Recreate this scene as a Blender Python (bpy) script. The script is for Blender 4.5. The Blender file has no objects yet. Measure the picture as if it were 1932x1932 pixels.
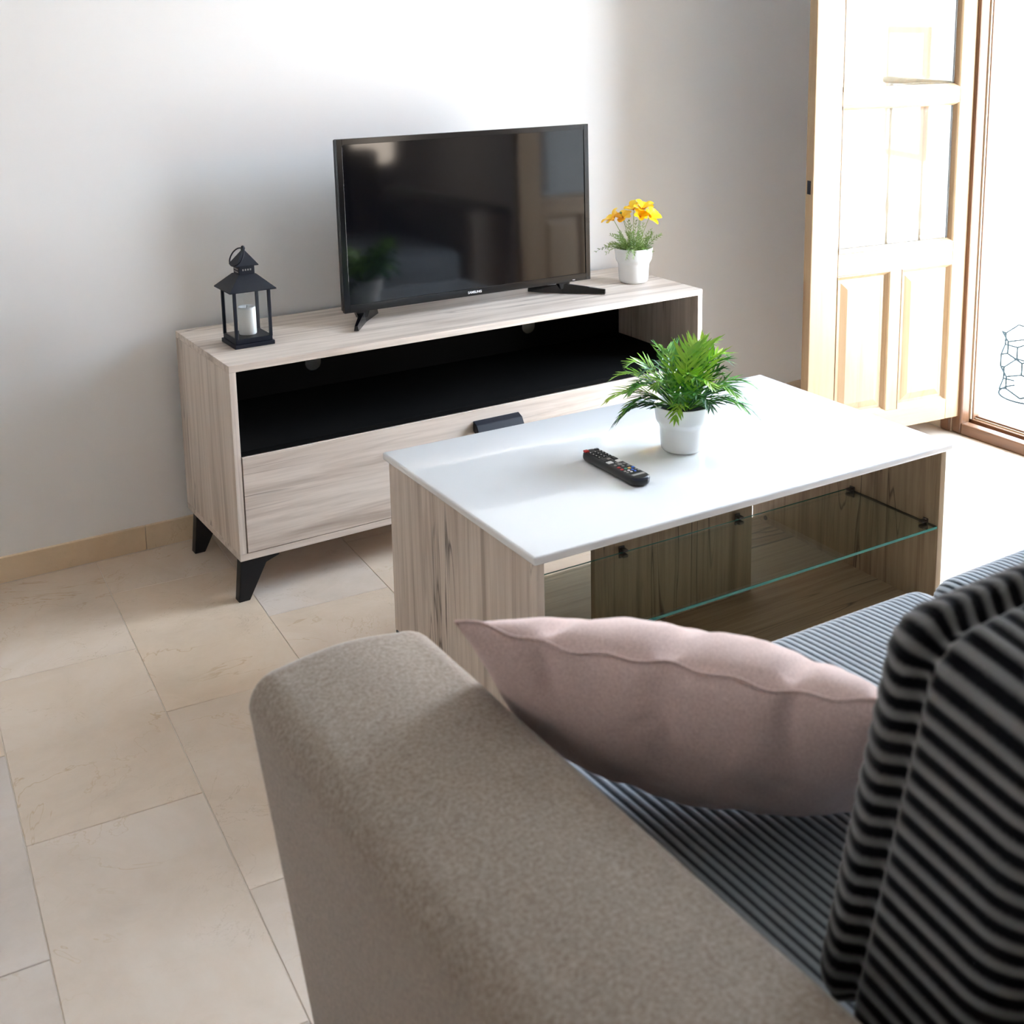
import bpy, bmesh, math, random
from mathutils import Vector, Matrix
random.seed(7)
S = bpy.context.scene
COL = S.collection
R = math.radians

# ---------------------------------------------------------------- camera
cd = bpy.data.cameras.new('camera'); cam = bpy.data.objects.new('camera', cd); COL.objects.link(cam)
F_PX, CX, CY = 2385.74, 1135.29, 483.71
yaw, pitch, roll = -0.5934, -0.1911, -0.0058
cam.location = (-0.8331, -3.1706, 1.3427)
Fv = Vector((math.sin(-yaw)*math.cos(pitch), math.cos(yaw)*math.cos(pitch), math.sin(pitch)))
Rv = Vector((math.cos(yaw), math.sin(yaw), 0)); Uv = Rv.cross(Fv)
R2 = Rv*math.cos(roll) + Uv*math.sin(roll); U2 = -Rv*math.sin(roll) + Uv*math.cos(roll)
cam.rotation_euler = Matrix((R2, U2, -Fv)).transposed().to_euler()
cd.sensor_width = 36; cd.lens = F_PX/1932*36
cd.shift_x = (966-CX)/1932; cd.shift_y = (CY-966)/1932
cd.clip_start = 0.02
cd.dof.use_dof = True; cd.dof.focus_distance = 3.1; cd.dof.aperture_fstop = 8.0
S.camera = cam

# ---------------------------------------------------------------- view, world, sun, portals
S.view_settings.view_transform = 'Standard'
S.view_settings.look = 'None'
S.view_settings.gamma = 1
S.view_settings.use_curve_mapping = False
S.view_settings.exposure = 1.30
S.cycles.max_bounces = 12
S.cycles.diffuse_bounces = 8
S.cycles.glossy_bounces = 6
S.cycles.transmission_bounces = 8
S.cycles.transparent_max_bounces = 12
S.cycles.sample_clamp_indirect = 6
S.cycles.caustics_reflective = False
S.cycles.caustics_refractive = False
W = bpy.data.worlds.new('sky'); S.world = W; W.use_nodes = True
wn = W.node_tree; wn.nodes.clear()
wo = wn.nodes.new('ShaderNodeOutputWorld'); wb = wn.nodes.new('ShaderNodeBackground')
tc = wn.nodes.new('ShaderNodeTexCoord'); sx = wn.nodes.new('ShaderNodeSeparateXYZ'); cr = wn.nodes.new('ShaderNodeValToRGB')
wn.links.new(tc.outputs['Generated'], sx.inputs[0]); wn.links.new(sx.outputs['Z'], cr.inputs[0])
cr.color_ramp.elements[0].position = 0.0; cr.color_ramp.elements[0].color = (0.80, 0.89, 1.0, 1)
cr.color_ramp.elements[1].position = 0.8; cr.color_ramp.elements[1].color = (0.60, 0.78, 1.0, 1)
wn.links.new(cr.outputs[0], wb.inputs[0]); wb.inputs[1].default_value = 13.0
wn.links.new(wb.outputs[0], wo.inputs[0])
sl = bpy.data.lights.new('sun', 'SUN'); sun = bpy.data.objects.new('sun', sl); COL.objects.link(sun)
sl.energy = 22; sl.angle = R(0.6); sl.color = (1, 0.94, 0.84)
sun.rotation_euler = (R(48), 0, R(-70))          # from over the roof, on to the street side

def portal(name, loc, rot, w, h):
    l = bpy.data.lights.new(name, 'AREA'); l.shape = 'RECTANGLE'; l.size = w; l.size_y = h
    l.cycles.is_portal = True
    o = bpy.data.objects.new(name, l); o.location = loc; o.rotation_euler = rot; COL.objects.link(o)
portal('door_portal', (2.47, -1.16, 1.10), (0, R(90), 0), 2.2, 1.2)

# ---------------------------------------------------------------- node helpers
def new_mat(name, rough=0.5, col=(0.8,)*3, spec=0.5, metal=0.0):
    m = bpy.data.materials.new(name); m.use_nodes = True
    b = m.node_tree.nodes['Principled BSDF']
    b.inputs['Base Color'].default_value = (*col, 1)
    b.inputs['Roughness'].default_value = rough
    b.inputs['Metallic'].default_value = metal
    b.inputs['Specular IOR Level'].default_value = spec
    return m, m.node_tree, b
def N(nt, t, **kw):
    n = nt.nodes.new(t)
    for k, v in kw.items(): setattr(n, k, v)
    return n
def L(nt, a, b): nt.links.new(a, b)
def ramp(nt, fac, stops):
    r = N(nt, 'ShaderNodeValToRGB'); e = r.color_ramp.elements
    while len(e) < len(stops): e.new(0.5)
    for i, (p, c) in enumerate(stops):
        e[i].position = p; e[i].color = (*c, 1) if len(c) == 3 else c
    L(nt, fac, r.inputs[0]); return r.outputs[0]
def coords(nt, scale=(1, 1, 1), rnd=True, kind='Object'):
    t = N(nt, 'ShaderNodeTexCoord'); mp = N(nt, 'ShaderNodeMapping')
    mp.inputs['Scale'].default_value = scale
    L(nt, t.outputs[kind], mp.inputs[0])
    if not rnd: return mp.outputs[0]
    oi = N(nt, 'ShaderNodeObjectInfo'); mu = N(nt, 'ShaderNodeMath', operation='MULTIPLY'); mu.inputs[1].default_value = 37.0
    L(nt, oi.outputs['Random'], mu.inputs[0])
    ad = N(nt, 'ShaderNodeVectorMath', operation='ADD'); L(nt, mp.outputs[0], ad.inputs[0]); L(nt, mu.outputs[0], ad.inputs[1])
    return ad.outputs[0]
def noise(nt, vec, scale, detail=4, rough=0.5, dist=0.0):
    n = N(nt, 'ShaderNodeTexNoise'); n.inputs['Scale'].default_value = scale
    n.inputs['Detail'].default_value = detail; n.inputs['Roughness'].default_value = rough
    n.inputs['Distortion'].default_value = dist
    L(nt, vec, n.inputs['Vector']); return n.outputs[0]
def mix(nt, fac, a, b, mode='MIX'):
    m = N(nt, 'ShaderNodeMix', data_type='RGBA', blend_type=mode)
    if isinstance(fac, float): m.inputs[0].default_value = fac
    else: L(nt, fac, m.inputs[0])
    for i, v in ((6, a), (7, b)):
        if isinstance(v, tuple): m.inputs[i].default_value = (*v, 1)
        else: L(nt, v, m.inputs[i])
    return m.outputs[2]
def bump(nt, b, h, strength=0.2, dist=0.001):
    bp = N(nt, 'ShaderNodeBump'); bp.inputs['Strength'].default_value = strength; bp.inputs['Distance'].default_value = dist
    L(nt, h, bp.inputs['Height']); L(nt, bp.outputs[0], b.inputs['Normal'])

def wood(name, axis, light, mid, dark, rough=0.45, crack=True, s=1.0, streak=0.5):
    """pale laminate with grain along one axis"""
    m, nt, b = new_mat(name, rough)
    lo, hi = 1.0*s, 10*s
    sc = [hi, hi, hi]; sc[axis] = lo
    v = coords(nt, tuple(sc))
    n1 = noise(nt, v, 1.0, 5, 0.65, 1.1)
    c = ramp(nt, n1, [(0.30, mid), (0.47, light), (0.56, light), (0.70, mid)])
    sc2 = [70*s]*3; sc2[axis] = 2.2*s
    n2 = noise(nt, coords(nt, tuple(sc2)), 1.0, 3, 0.7)
    f2 = ramp(nt, n2, [(0.38, (1, 1, 1)), (0.62, (0, 0, 0))])
    c = mix(nt, 0.26*streak*2, c, mix(nt, f2, light, dark), 'MIX')
    sc3 = [20*s]*3; sc3[axis] = 1.1*s
    n3 = noise(nt, coords(nt, tuple(sc3)), 1.0, 4, 0.55, 0.9)
    f3 = ramp(nt, n3, [(0.54, (0, 0, 0)), (0.72, (0.75,)*3)])
    c = mix(nt, f3, c, dark)
    if crack:
        sc4 = [15*s]*3; sc4[axis] = 0.9*s
        n4 = noise(nt, coords(nt, tuple(sc4)), 1.0, 2, 0.5, 0.5)
        f4 = ramp(nt, n4, [(0.486, (0, 0, 0)), (0.5, (1, 1, 1)), (0.508, (0, 0, 0))])
        sc5 = [6*s]*3; sc5[axis] = 1.7*s
        n5 = noise(nt, coords(nt, tuple(sc5)), 1.0, 2, 0.5)
        f5 = ramp(nt, n5, [(0.50, (0, 0, 0)), (0.60, (0.9,)*3)])
        c = mix(nt, mix(nt, 1.0, f4, f5, 'MULTIPLY'), c, tuple(x*0.35 for x in dark))
    L(nt, c, b.inputs['Base Color'])
    bump(nt, b, n2, 0.08, 0.001)
    return m

M = {}
OL, OM, OD = (0.66, 0.58, 0.51), (0.49, 0.405, 0.34), (0.24, 0.175, 0.13)
for ax, nm in enumerate('xyz'):
    M['oak_'+nm] = wood('pale_oak_laminate_'+nm, ax, OL, OM, OD)
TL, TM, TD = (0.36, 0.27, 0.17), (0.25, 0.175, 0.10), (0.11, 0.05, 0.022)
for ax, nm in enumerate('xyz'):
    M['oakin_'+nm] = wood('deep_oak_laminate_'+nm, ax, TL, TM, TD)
M['pine_z'] = wood('varnished_pine_z', 2, (0.36, 0.25, 0.145), (0.31, 0.205, 0.11), (0.21, 0.12, 0.06), 0.32, False, 1.0, 0.3)
M['pine_x'] = wood('varnished_pine_x', 0, (0.36, 0.25, 0.145), (0.31, 0.205, 0.11), (0.21, 0.12, 0.06), 0.32, False, 1.0, 0.3)
M['frame_z'] = wood('stained_frame_wood_z', 2, (0.17, 0.08, 0.038), (0.12, 0.055, 0.026), (0.06, 0.026, 0.012), 0.3, False, 1.0, 0.3)
M['frame_y'] = wood('stained_frame_wood_y', 1, (0.17, 0.08, 0.038), (0.12, 0.055, 0.026), (0.06, 0.026, 0.012), 0.3, False, 1.0, 0.3)

def plaster():
    m, nt, b = new_mat('white_wall_paint', 0.75, (0.82, 0.82, 0.82), 0.3)
    n = noise(nt, coords(nt, (1, 1, 1), False), 60, 4, 0.6)
    bump(nt, b, n, 0.08, 0.002)
    return m
M['wall'] = plaster()
M['taupe'], _, _ = new_mat('dark_taupe_wall_paint', 0.8, (0.05, 0.04, 0.035))
M['ceil'], _, _ = new_mat('matt_ceiling_paint', 0.8, (0.76, 0.76, 0.76))

def marble(name, base=(0.58, 0.49, 0.405), rough=0.22):
    m, nt, b = new_mat(name, rough)
    v = coords(nt)
    n1 = noise(nt, v, 3.2, 6, 0.62, 0.6)
    c = ramp(nt, n1, [(0.30, tuple(x*0.88 for x in base)), (0.5, base), (0.70, (base[0]*1.08, base[1]*1.12, base[2]*1.18))])
    nf = noise(nt, v, 11, 6, 0.7, 0.8)
    c = mix(nt, ramp(nt, nf, [(0.42, (0, 0, 0)), (0.72, (0.30,)*3)]), c, (base[0]*1.12, base[1]*1.18, base[2]*1.26))
    oi = N(nt, 'ShaderNodeObjectInfo')
    tint = ramp(nt, oi.outputs['Random'], [(0.0, (0.93, 0.95, 0.99)), (0.5, (1.0, 0.98, 0.95)), (1.0, (1.05, 0.99, 0.90))])
    c = mix(nt, 1.0, c, tint, 'MULTIPLY')
    nv = noise(nt, v, 2.6, 5, 0.6, 1.6)
    fv = ramp(nt, nv, [(0.489, (0, 0, 0)), (0.495, (1, 1, 1)), (0.501, (0, 0, 0))])
    nm = noise(nt, v, 3.3, 2, 0.5)
    fm = ramp(nt, nm, [(0.50, (0, 0, 0)), (0.64, (0.75,)*3)])
    c = mix(nt, mix(nt, 1.0, fv, fm, 'MULTIPLY'), c, (0.42, 0.30, 0.17))
    nv2 = noise(nt, v, 7.0, 5, 0.65, 1.2)
    fv2 = ramp(nt, nv2, [(0.491, (0, 0, 0)), (0.495, (1, 1, 1)), (0.499, (0, 0, 0))])
    fm2 = ramp(nt, nm, [(0.38, (0.65,)*3), (0.48, (0, 0, 0))])
    c = mix(nt, mix(nt, 1.0, fv2, fm2, 'MULTIPLY'), c, (0.33, 0.26, 0.18))
    L(nt, c, b.inputs['Base Color'])
    return m
M['marble'] = marble('crema_marble')
M['marble_base'] = marble('crema_marble_skirting', (0.64, 0.52, 0.38), 0.28)
M['grout'], _, _ = new_mat('pale_grout', 0.8, (0.60, 0.54, 0.46))

M['white_gloss'], _, b_ = new_mat('white_gloss_lacquer', 0.10, (0.80, 0.81, 0.82))
b_.inputs['Coat Weight'].default_value = 0.5; b_.inputs['Coat Roughness'].default_value = 0.03
M['ceramic'], _, _ = new_mat('white_ceramic', 0.22, (0.80, 0.80, 0.79))
M['black_metal'], _, _ = new_mat('black_painted_metal', 0.5, (0.002, 0.004, 0.011), 0.3)
M['black_wood'], _, _ = new_mat('black_lacquered_wood', 0.45, (0.006, 0.006, 0.007), 0.3)
M['niche'], _, _ = new_mat('black_panel', 0.8, (0.003, 0.003, 0.003), 0.05)
M['tv_plastic'], _, _ = new_mat('black_gloss_plastic', 0.16, (0.002, 0.002, 0.003))
M['tv_back'], _, _ = new_mat('black_matt_plastic', 0.5, (0.012, 0.012, 0.014))
M['tv_screen'], _, b_ = new_mat('tv_screen_glass', 0.06, (0.002, 0.002, 0.003), 0.55)
M['rubber'], _, _ = new_mat('black_remote_plastic', 0.35, (0.003, 0.003, 0.004))
M['remote_end'], _, _ = new_mat('navy_black_remote_plastic', 0.3, (0.003, 0.004, 0.016))
M['key_white'], _, _ = new_mat('white_print', 0.5, (0.75, 0.74, 0.74))
M['key_grey'], _, _ = new_mat('grey_print', 0.5, (0.30, 0.29, 0.27))
M['key_dark'], _, _ = new_mat('dark_rubber_key', 0.6, (0.03, 0.03, 0.035))
M['key_red'], _, _ = new_mat('red_key', 0.45, (0.55, 0.03, 0.03))
M['key_green'], _, _ = new_mat('green_key', 0.45, (0.05, 0.35, 0.25))
M['key_yellow'], _, _ = new_mat('yellow_key', 0.45, (0.75, 0.45, 0.12))
M['key_blue'], _, _ = new_mat('blue_key', 0.45, (0.05, 0.15, 0.6))
M['steel'], _, _ = new_mat('brushed_steel', 0.3, (0.55, 0.53, 0.5), 0.5, 1.0)
M['dark_steel'], _, _ = new_mat('dark_bracket_metal', 0.35, (0.08, 0.07, 0.06), 0.5, 0.6)
M['candle'], _, b_ = new_mat('white_candle_wax', 0.5, (0.86, 0.86, 0.84))
b_.inputs['Subsurface Weight'].default_value = 0.15; b_.inputs['Subsurface Radius'].default_value = (0.01, 0.01, 0.01)
M['soil'], _, _ = new_mat('dark_soil', 0.9, (0.006, 0.005, 0.004))
M['moss'], _, _ = new_mat('pot_moss', 0.9, (0.05, 0.07, 0.025))
M['white_plastic'], _, _ = new_mat('white_gloss_plastic', 0.25, (0.8, 0.8, 0.8))
M['shade'], _, b_ = new_mat('lit_lamp_fabric', 0.8, (0.85, 0.84, 0.82))
b_.inputs['Emission Color'].default_value = (1.0, 0.86, 0.72, 1); b_.inputs['Emission Strength'].default_value = 4.0
M['wire'], _, _ = new_mat('grey_wire', 1.0, (0.018, 0.022, 0.022), 0.0, 0.0)
M['gasket'], _, _ = new_mat('pale_seal_strip', 0.4, (0.5, 0.42, 0.30))
M['render'], _, _ = new_mat('white_house_render', 0.9, (0.85, 0.83, 0.78))
M['roof'], _, _ = new_mat('terracotta_roof_tile', 0.8, (0.45, 0.20, 0.11))
M['dark_glass'], _, _ = new_mat('curtained_window_glass', 0.1, (0.35, 0.34, 0.32))
M['iron'], _, _ = new_mat('tan_painted_iron', 0.6, (0.30, 0.22, 0.12))
M['balcony'], _, _ = new_mat('pale_balcony_tile', 0.6, (0.75, 0.70, 0.62))

def glass(name, col=(1, 1, 1), ior=1.45, tint_mix=0.0):
    """thin pane: Fresnel reflection over straight-through transmission"""
    m = bpy.data.materials.new(name); m.use_nodes = True; nt = m.node_tree; nt.nodes.clear()
    o = N(nt, 'ShaderNodeOutputMaterial'); f = N(nt, 'ShaderNodeFresnel')
    ge = N(nt, 'ShaderNodeNewGeometry'); mr = N(nt, 'ShaderNodeMapRange'); L(nt, ge.outputs['Backfacing'], mr.inputs[0])
    mr.inputs[3].default_value = ior; mr.inputs[4].default_value = 1/ior; L(nt, mr.outputs[0], f.inputs[0])
    t = N(nt, 'ShaderNodeBsdfTransparent'); t.inputs[0].default_value = (*col, 1)
    g = N(nt, 'ShaderNodeBsdfGlossy'); g.inputs['Roughness'].default_value = 0.01
    mx = N(nt, 'ShaderNodeMixShader'); L(nt, f.outputs[0], mx.inputs[0]); L(nt, t.outputs[0], mx.inputs[1]); L(nt, g.outputs[0], mx.inputs[2])
    L(nt, mx.outputs[0], o.inputs[0]); return m
M['pane'] = glass('clear_pane', (0.80, 0.83, 0.82), 1.6)
M['shelf_glass'] = glass('greenish_shelf_glass', (0.90, 0.95, 0.92), 1.5)
M['glass_edge'], _, b_ = new_mat('green_glass_edge', 0.15, (0.02, 0.17, 0.14))
M['lantern_glass'] = glass('lantern_pane', (0.97, 0.98, 0.98), 1.4)

def felt():
    m, nt, b = new_mat('grey_beige_felt', 0.95, (0.4,)*3, 0.1)
    v = coords(nt, (1, 1, 1), False)
    n = noise(nt, v, 230, 4, 0.7); n2 = noise(nt, v, 60, 4, 0.6)
    c = ramp(nt, n, [(0.35, (0.225, 0.182, 0.148)), (0.65, (0.41, 0.35, 0.298))])
    c = mix(nt, ramp(nt, n2, [(0.35, (0.25,)*3), (0.65, (0, 0, 0))]), c, (0.30, 0.26, 0.22))
    L(nt, c, b.inputs['Base Color'])
    b.inputs['Sheen Weight'].default_value = 0.55; b.inputs['Sheen Roughness'].default_value = 0.3
    bump(nt, b, n, 0.35, 0.002); return m
M['felt'] = felt()
def corduroy(name, lo, hi, sheen):
    m, nt, b = new_mat(name, 0.9, (0.3,)*3, 0.1)
    a = N(nt, 'ShaderNodeAttribute'); a.attribute_name = 'wale'
    n = noise(nt, coords(nt, (1, 1, 1), False), 300, 3, 0.7)
    ad = N(nt, 'ShaderNodeMath', operation='MULTIPLY_ADD'); ad.inputs[1].default_value = 0.35; L(nt, n, ad.inputs[0]); L(nt, a.outputs['Fac'], ad.inputs[2])
    c = ramp(nt, ad.outputs[0], [(0.30, lo), (1.0, hi)])
    L(nt, c, b.inputs['Base Color'])
    b.inputs['Sheen Weight'].default_value = sheen; b.inputs['Sheen Roughness'].default_value = 0.3
    bump(nt, b, n, 0.5, 0.002); return m
M['cord'] = corduroy('blue_grey_corduroy', (0.06, 0.07, 0.08), (0.43, 0.48, 0.53), 1.0)
M['cord_shaded'] = corduroy('shaded_corduroy', (0.006, 0.006, 0.008), (0.22, 0.22, 0.225), 0.35)  # same fabric as the seat, colour darkened to paint in the backrest's shade
def linen():
    m, nt, b = new_mat('dusty_pink_linen', 0.85, (0.62, 0.48, 0.46), 0.15)
    v = coords(nt, (1, 1, 1), False)
    n = noise(nt, v, 420, 2, 0.5); n2 = noise(nt, v, 9, 3, 0.5)
    c = ramp(nt, n, [(0.3, (0.63, 0.46, 0.435)), (0.7, (0.80, 0.63, 0.59))])
    L(nt, c, b.inputs['Base Color']); b.inputs['Sheen Weight'].default_value = 0.3
    bump(nt, b, n, 0.2, 0.001); return m
M['pink'] = linen()
def leafmat(name, c1, c2, c3):
    m, nt, b = new_mat(name, 0.38, c1)
    g = N(nt, 'ShaderNodeNewGeometry')
    n = noise(nt, coords(nt, (1, 1, 1), True), 14, 3, 0.6)
    c = ramp(nt, n, [(0.3, c1), (0.5, c2), (0.7, c3)])
    L(nt, c, b.inputs['Base Color'])
    b.inputs['Transmission Weight'].default_value = 0.0
    b.inputs['Subsurface Weight'].default_value = 0.15; b.inputs['Subsurface Radius'].default_value = (0.004, 0.006, 0.002)
    return m
M['fern'] = leafmat('fern_green', (0.015, 0.10, 0.02), (0.05, 0.24, 0.02), (0.24, 0.46, 0.03))
M['fern_light'] = leafmat('fern_light_green', (0.10, 0.32, 0.02), (0.28, 0.52, 0.04), (0.42, 0.58, 0.06))
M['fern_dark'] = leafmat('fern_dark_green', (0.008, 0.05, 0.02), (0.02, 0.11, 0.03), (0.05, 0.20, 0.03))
M['feather'] = leafmat('feathery_green', (0.10, 0.20, 0.04), (0.20, 0.33, 0.07), (0.36, 0.46, 0.18))
M['petal'] = leafmat('yellow_petal', (0.92, 0.48, 0.0), (1.0, 0.66, 0.01), (1.0, 0.80, 0.04))
M['flower_eye'], _, _ = new_mat('orange_flower_centre', 0.8, (0.75, 0.22, 0.01))

# ---------------------------------------------------------------- mesh helpers
def setp(o, label=None, cat=None, group=None, kind=None):
    if label: o['label'] = label
    if cat: o['category'] = cat
    if group: o['group'] = group
    if kind: o['kind'] = kind
    return o
def obj(name, me, mat, parent=None, smooth=False):
    if isinstance(me, bmesh.types.BMesh):
        bm = me; me = bpy.data.meshes.new(name); bm.to_mesh(me); bm.free()
    o = bpy.data.objects.new(name, me); COL.objects.link(o)
    if mat is not None and not me.materials:
        for mm in (mat if isinstance(mat, (list, tuple)) else [mat]): me.materials.append(M[mm] if isinstance(mm, str) else mm)
    if smooth:
        me.polygons.foreach_set('use_smooth', [True]*len(me.polygons))
    if parent: o.parent = parent
    return o
def empty(name, loc=(0, 0, 0), rz=0.0, rot=None):
    o = bpy.data.objects.new(name, None); o.empty_display_size = 0.05; COL.objects.link(o)
    o.location = loc; o.rotation_euler = rot if rot else (0, 0, rz)
    return o
def bx(bm, x0, x1, y0, y1, z0, z1, bev=0.0, seg=2):
    t = bmesh.new()
    bmesh.ops.create_cube(t, size=1.0)
    for v in t.verts:
        v.co = Vector(((x0+x1)/2+v.co.x*(x1-x0), (y0+y1)/2+v.co.y*(y1-y0), (z0+z1)/2+v.co.z*(z1-z0)))
    if bev > 0:
        bmesh.ops.bevel(t, geom=t.edges[:], offset=bev, segments=seg, affect='EDGES', profile=0.5)
    merge(bm, t)
    return bm
def merge(bm, t, mat=None):
    me = bpy.data.meshes.new('tmp'); t.to_mesh(me); t.free()
    if mat is not None: me.transform(mat)
    bm.from_mesh(me); bpy.data.meshes.remove(me)
def box(name, dims, mat, parent=None, bev=0.001, seg=2):
    return obj(name, bx(bmesh.new(), *dims, bev=bev, seg=seg), mat, parent)
def prism(bm, pts, axis, a0, a1, bev=0.0):
    """extrude a 2D outline along an axis (pts are the other two coords in xyz order)"""
    def P(p, a):
        c = list(p); c.insert(axis, a); return Vector(c)
    t = bmesh.new()
    A = [t.verts.new(P(p, a0)) for p in pts]; B = [t.verts.new(P(p, a1)) for p in pts]
    t.faces.new(A); t.faces.new(B)
    n = len(pts)
    for i in range(n): t.faces.new((A[i], A[(i+1) % n], B[(i+1) % n], B[i]))
    bmesh.ops.recalc_face_normals(t, faces=t.faces)
    if bev > 0: bmesh.ops.bevel(t, geom=t.edges[:], offset=bev, segments=2, affect='EDGES')
    merge(bm, t); return bm
def lathe(bm, prof, seg=48, cx=0, cy=0, cz=0):
    rings = []
    for r, z in prof:
        if r < 1e-6: rings.append([bm.verts.new((cx, cy, cz+z))])
        else: rings.append([bm.verts.new((cx+r*math.cos(2*math.pi*k/seg), cy+r*math.sin(2*math.pi*k/seg), cz+z)) for k in range(seg)])
    for a, b in zip(rings, rings[1:]):
        for k in range(seg):
            k2 = (k+1) % seg
            if len(a) == 1 and len(b) == 1: continue
            if len(a) == 1: bm.faces.new((a[0], b[k2], b[k]))
            elif len(b) == 1: bm.faces.new((a[k], a[k2], b[0]))
            else: bm.faces.new((a[k], a[k2], b[k2], b[k]))
    bmesh.ops.recalc_face_normals(bm, faces=bm.faces)
    return bm
def tube(bm, pts, rad, seg=8, closed=False):
    pts = [Vector(p) for p in pts]; n = len(pts)
    rr = rad if isinstance(rad, (list, tuple)) else [rad]*n
    rings = []; prev = None
    for i, p in enumerate(pts):
        a = pts[(i-1) % n] if (closed or i > 0) else p; b = pts[(i+1) % n] if (closed or i < n-1) else p
        t = (b-a).normalized()
        u = prev if prev is not None else (Vector((0, 0, 1)) if abs(t.z) < 0.9 else Vector((1, 0, 0)))
        u = (u - t*u.dot(t)).normalized(); prev = u; w = t.cross(u)
        rings.append([bm.verts.new(p + (u*math.cos(2*math.pi*k/seg)+w*math.sin(2*math.pi*k/seg))*rr[i]) for k in range(seg)])
    m = n if closed else n-1
    for i in range(m):
        a = rings[i]; b = rings[(i+1) % n]
        for k in range(seg): bm.faces.new((a[k], a[(k+1) % seg], b[(k+1) % seg], b[k]))
    if not closed:
        bm.faces.new(rings[0][::-1]); bm.faces.new(rings[-1])
    return bm

# ================================================================ SETTING
XR, XL, YB, YF, ZC = 2.305, -3.0, 0.0, -5.2, 2.6
DY0, DY1, DZ = -0.555, -1.765, 2.16        # door opening
setp(box('wall_back', (XL-0.15, XR+0.32, YB, YB+0.15, -0.02, ZC), 'wall', bev=0), kind='structure')
bm = bmesh.new()
bx(bm, XR, XR+0.2, DY0, YB, -0.02, ZC); bx(bm, XR, XR+0.2, YF, DY1, -0.02, ZC); bx(bm, XR, XR+0.2, DY1, DY0, DZ, ZC)
setp(obj('wall_right', bm, 'wall'), kind='structure')
setp(box('wall_left', (XL-0.15, XL, YF, YB, -0.02, ZC), 'wall', bev=0), kind='structure')
setp(box('wall_front', (XL-0.15, XR+0.2, YF-0.15, YF, -0.02, ZC), 'taupe', bev=0), kind='structure')
setp(box('ceiling', (XL-0.15, XR+0.2, YF-0.15, YB+0.15, ZC, ZC+0.1), 'ceil', bev=0), kind='structure')
# floor: marble tiles in running bond, turned slightly against the wall
fl = setp(box('floor', (XL-0.15, XR+0.1, YF-0.15, YB+0.15, -0.06, -0.0016), 'grout', bev=0), kind='structure')
TW, TLn, TA = 0.287, 0.597, -0.062
tb = bmesh.new(); bx(tb, -TW/2+0.0007, TW/2-0.0007, -TLn/2+0.0007, TLn/2-0.0007, -0.012, 0, bev=0.0008, seg=1)
tme = bpy.data.meshes.new('tile'); tb.to_mesh(tme); tb.free(); tme.materials.append(M['marble'])
ca, sa = math.cos(TA), math.sin(TA)
for i in range(-11, 13):
    for j in range(-12, 6):
        u = -0.228 + (i+0.5)*TW; v = -0.828 + (j+0.5)*TLn - 0.303*(i % 2)
        x, y = u*ca - v*sa, u*sa + v*ca
        if not (XL-0.25 < x < XR+0.12 and YF-0.25 < y < 0.2): continue
        t = bpy.data.objects.new('tile', tme); COL.objects.link(t); t.parent = fl
        t.location = (x, y, 0); t.rotation_euler = (0, 0, TA)
# skirting in marble pieces
def skirting(name, x0, x1, y0, y1, n, along):
    sk = setp(empty(name), kind='structure')
    for k in range(n):
        if along == 'x':
            a = x0+(x1-x0)*k/n; b_ = x0+(x1-x0)*(k+1)/n; d = (a+0.0006, b_-0.0006, y0, y1, 0.002, 0.0655)
        else:
            a = y0+(y1-y0)*k/n; b_ = y0+(y1-y0)*(k+1)/n; d = (x0, x1, a+0.0006, b_-0.0006, 0.002, 0.0655)
        box('skirting_tile', d, 'marble_base', sk, bev=0.001, seg=1)
    g = (x0, x1, y0+0.001, y1, 0.0, 0.0025) if along == 'x' else (x0+0.001, x1, y0, y1, 0, 0.0025)
    box('grout_line', g, 'grout', sk, bev=0)
skirting('baseboard_back', XL, XR, -0.011, 0.0, 11, 'x')
skirting('baseboard_right', XR-0.011, XR, DY0+0.002, -0.011, 1, 'y')

# door frame (fixed), in the right wall
fr = setp(empty('door_1'), kind='structure')
def fbox(nm, d, mat='frame_z', bev=0.002): return box(nm, d, mat, fr, bev=bev)
for s, ya in ((-1, DY0), (1, DY1)):          # jambs: stepped strips
    def yy(a, b_):
        p, q = ya+s*a, ya+s*b_; return (min(p, q), max(p, q))
    a, b_ = yy(0.000, 0.038); fbox('jamb', (XR-0.012, XR+0.030, a, b_, 0.0, DZ), bev=0.006)
    a, b_ = yy(0.030, 0.042); fbox('seal', (XR+0.030, XR+0.036, a, b_, 0.045, DZ-0.04), 'gasket', 0.001)
    a, b_ = yy(0.000, 0.046); fbox('jamb_stop', (XR+0.036, XR+0.068, a, b_, 0.0, DZ), bev=0.003)
Ya, Yb = DY1+0.038, DY0-0.038
fbox('sill', (XR-0.012, XR+0.022, Ya, Yb, 0.0, 0.038), 'frame_y', 0.004)
fbox('sill_seal', (XR+0.022, XR+0.034, Ya, Yb, 0.0, 0.026), 'frame_y', 0.001)
fbox('sill_step', (XR+0.034, XR+0.046, Ya, Yb, 0.0, 0.044), 'frame_y', 0.002)
fbox('sill_bead', (XR+0.046, XR+0.050, Ya, Yb, 0.0, 0.048), 'gasket', 0.001)
fbox('outer_sill', (XR+0.050, XR+0.068, Ya+0.008, Yb-0.008, 0.0, 0.054), 'frame_y', 0.002)
fbox('head', (XR-0.012, XR+0.068, DY1, DY0, DZ-0.046, DZ), 'frame_y', 0.004)
box('jamb_plinth', (XR-0.016, XR, DY0+0.003, DY0+0.045, 0.0, 0.07), 'frame_z', fr, 0.006)

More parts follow.
